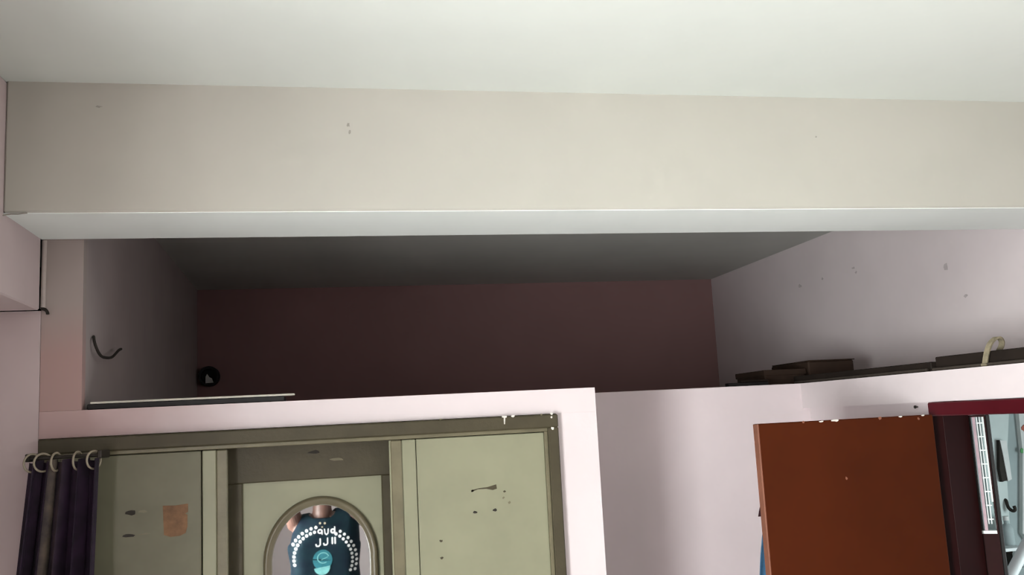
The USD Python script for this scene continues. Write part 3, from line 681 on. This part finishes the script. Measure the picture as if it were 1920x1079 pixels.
for sx in (-1, 1):
    e = head_c + [sx * .031, .072, .012]
    obj('eye', trimesh.creation.icosphere(2, .012).apply_translation(e), 'paper', person, smooth=True)
    obj('eyebrow', tube([e + [-sx * .014, .012, .017], e + [0, .015, .021], e + [sx * .018, .006, .016]], .003, 6, n=10), 'hair', person, smooth=True)
hair = hull_bones([((head_c + [0, -.020, .048], (.079, .096, .076)), (head_c + [0, -.05, -.01], (.072, .062, .06)))], .012, 2)
hv = hair.vertices.copy(); hair.vertices = hv + (meshkit.noise(hv * 90)[:, None] - .5) * .010
obj('hair', hair, 'hair', person, smooth=True)
# sleeveless top: the trunk a little fuller, open for the arms and the neck
top_b = [((P(-.12, 0, .86), (.11, .125, .02)), (P(.12, 0, .86), (.11, .125, .02)), (P(-.120, 0, 1.12), (.090, .115, .08)), (P(.120, 0, 1.12), (.090, .115, .08))),
         ((P(-.120, 0, 1.12), (.090, .115, .08)), (P(.120, 0, 1.12), (.090, .115, .08)), (P(-.135, -.002, zs - .19), (.096, .126, .05)), (P(.128, -.002, zs - .19), (.096, .126, .05))),
         ((P(-.130, -.002, zs - .17), (.084, .128, .06)), (P(.130, -.002, zs - .17), (.088, .128, .06)), (P(-.125, -.02, zs - .052), (.060, .084, .066)), (P(.140, -.02, zs - .022), (.074, .084, .066)), (P(0, -.012, zs - .05), (.09, .105, .07)))]
shirt = hull_bones(top_b, .016, 5)
sv = shirt.vertices
sv[:, 1] += .004 * (meshkit.noise(sv * [14, 3, 7]) - .5) * 2
shm = m3.Manifold(m3.Mesh(np.asarray(sv, np.float32), np.asarray(shirt.faces, np.uint32)))
cut = m3.Manifold.batch_hull([m3.Manifold.cylinder(.02, .074, .085, 32).scale((1, 1.3, 1)).translate(tuple(map(float, P(-.012, .0, zs - .014)))), m3.Manifold.cylinder(.02, .09, .09, 32).scale((1, 1.6, 1)).translate(tuple(map(float, P(-.012, .02, zs + .2))))])
try:
    if shm.status() == m3.Error.NoError and not shm.is_empty():
        shm = shm - cut
        mm = shm.to_mesh(); shirt = trimesh.Trimesh(np.array(mm.vert_properties[:, :3]), np.array(mm.tri_verts), process=True)
except Exception:
    pass
sh_ = obj('sleeveless_top', shirt, 'shirt', person, smooth=50)
trs = hull_bones([((P(-.105, 0, .88), (.10, .12, .09)), (P(.105, 0, .88), (.10, .12, .09)))] + [((P(sx * .098, 0, .86), .108), (P(sx * .102, .015, .49), .078)) for sx in (-1, 1)] + [((P(sx * .102, .015, .49), .078), (P(sx * .102, -.005, .10), .062)) for sx in (-1, 1)], .025, 5)
obj('trousers', trs, 'trousers', person, smooth=True)
# print on the chest, lying on the cloth
def onchest(px, py):
    q = virt(px, py, PY + .10)
    hit, _, _ = shirt.ray.intersects_location([[q[0], 1.0, q[2]]], [[0, -1.0, 0]])
    y = hit[:, 1].max() if len(hit) else PY + .10
    return np.array([q[0], y, q[2]])
def dab(px, py, w, h, m, name, ang=0.0, shape=None, lift=.0015):
    """a flat patch that follows the cloth; px,py are where the mirror shows it"""
    c = onchest(px, py); s = (2 * YMIR - c[1]) / FPX
    poly = shape if shape is not None else sg.Point(0, 0).buffer(.5, 6)
    poly = sa.scale(sa.rotate(poly, ang, origin=(0, 0)), w * s, h * s, origin=(0, 0))
    out = []
    for g_ in getattr(poly, 'geoms', [poly]):
        m_ = trimesh.creation.extrude_polygon(g_, .002, engine='earcut'); m_ = trimesh.Trimesh(*trimesh.remesh.subdivide(m_.vertices, m_.faces)) if w > 9 else m_
        v = m_.vertices; W = np.c_[c[0] + v[:, 0], np.zeros(len(v)), c[2] + v[:, 1]]
        hit, ri, _ = shirt.ray.intersects_location(np.c_[W[:, 0], np.ones(len(v)), W[:, 2]], np.tile([0, -1.0, 0], (len(v), 1)))
        y = np.full(len(v), c[1]); 
        for k, r_ in zip(hit[:, 1], ri): y[r_] = max(y[r_], k) if y[r_] != c[1] else k
        W[:, 1] = y + lift - v[:, 2] * .5 + .001
        out.append(trimesh.Trimesh(W, m_.faces))
    return trimesh.util.concatenate(out)
cx_, cy_, rad = 606, 1049, 63
dots = []
for rr_, off in ((rad, 0), (rad - 8, 4)):
    for k in range(-2, 24):
        a = math.radians(180 - k * 8.6 - off)
        x, y = cx_ + rr_ * math.cos(a), cy_ - rr_ * .96 * math.sin(a)
        if abs(x - 612) < 19 and y < 1000: continue
        if 548 < x < 672: dots.append(dab(x, y, 5.2, 5.2, 'print', 'dot'))
for k, d_ in enumerate(dots): obj('print_dot', d_, 'print', sh_, smooth=False)
arc = lambda a0, a1, r, w: sg.LineString([(r * math.cos(math.radians(t)), r * math.sin(math.radians(t))) for t in np.linspace(a0, a1, 14)]).buffer(w)
line = lambda *p: sg.LineString(p).buffer(.085)
J = line((.25, .5), (.25, -.25)).union(line((.25, -.25), (.05, -.45), (-.25, -.42), (-.32, -.2)))
G9 = arc(0, 360, .28, .10).union(line((.30, .1), (.30, -.45)))
U = line((-.3, .45), (-.22, -.2), (0, -.42), (.25, -.2), (.3, .45))
D4 = line((.28, .55), (.28, -.40)).union(arc(0, 360, .26, .10))
II = line((-.2, .5), (-.2, -.4)).union(line((.15, .5), (.15, -.4)))
for (px, py, w, h, shp) in ((600, 997, 12, 11, G9), (612, 998, 11, 11, U), (624, 996, 12, 12, D4), (597, 1018, 13, 13, J), (611, 1016, 12, 12, J), (626, 1014, 14, 11, II)):
    obj('print_letter', dab(px, py, w, h, 'print', 'letter', 0, shp), 'print', sh_, smooth=False)
for (px, py, w) in ((592, 989, 4), (600, 982, 4), (609, 982, 4), (604, 989, 3)): obj('print_dot', dab(px, py, w, w, 'steel', 'dot'), 'ringwhite', sh_, smooth=False)
obj('emblem', dab(605, 1050, 34, 36, 'teal', 'emblem', 0, sg.Point(0, 0).buffer(.5, 16)), 'teal', sh_, smooth=False, label='teal round emblem on the chest')
half = sg.Point(0, 0).buffer(.5, 16).intersection(sg.box(-1, -1, 1, .02))
obj('emblem_lower', dab(604, 1064, 28, 26, 'paleteal', 'emblem', 8, half, .003), 'paleteal', sh_, smooth=False)
obj('emblem_swirl', dab(606, 1046, 26, 24, 'paleteal', 'emblem', 0, arc(20, 300, .38, .035).union(line((.3, .05), (-.1, -.12)).buffer(-.06)), .003), 'paleteal', sh_, smooth=False)
# the phone, just behind the lens
phn = thing('phone', 'dark phone held up in both hands by the person taking the picture', 'phone', (0, 0, 0))
obj('case', bx(-.078, .078, -.030, -.021, PH[2] - .037, PH[2] + .037, .003), 'black', phn)
obj('screen', bx(-.072, .072, -.0312, -.0301, PH[2] - .033, PH[2] + .033), 'darkmaroon', phn)
obj('lens', trimesh.creation.cylinder(.006, .002, sections=24).apply_transform(trimesh.transformations.rotation_matrix(np.pi / 2, [1, 0, 0])).apply_translation([0.0, -.020, 1.95]), 'steel', phn)
# scuffs on the beam, ceiling edge and right wall
for (px, py, w, h) in ((653, 234, 5, 8), (656, 248, 5, 8), (1530, 257, 4, 4), (185, 200, 12, 4)):
    mark(bm, 'scuff', 'scuffbeam', px, py, w, h, A, .4)
def mark_x(parent, px, py, w, h):
    r = ray(px, py); c = CAM + r * (XR / r[0]); k = c[1] / FPX
    m = prism_xz(blob(0, 0, w * k, h * k / 2, 9, .4), -.0006, .0006); v = m.vertices.copy(); m.vertices = np.c_[v[:, 1] + c[0], v[:, 0] + c[1], v[:, 2] + c[2]]; m.fix_normals()
    obj('scuff', m, 'scuffwall', parent, smooth=False)
for q in ((1600, 503, 6, 5), (1605, 511, 4, 5), (1774, 500, 7, 16), (1811, 555, 6, 7), (1542, 523, 4, 5), (1500, 537, 6, 8)): mark_x(wr, *q)
ck = sg.LineString([at2(6, 404, A), at2(20, 401.5, A), at2(34, 401.5, A), at2(50, 399.5, A)]).buffer(.0016)
obj('crack', prism_xz(ck, A - .0008, A + .001), 'scuffbeam', bm, smooth=False, label='hairline crack at the left end of the beam')
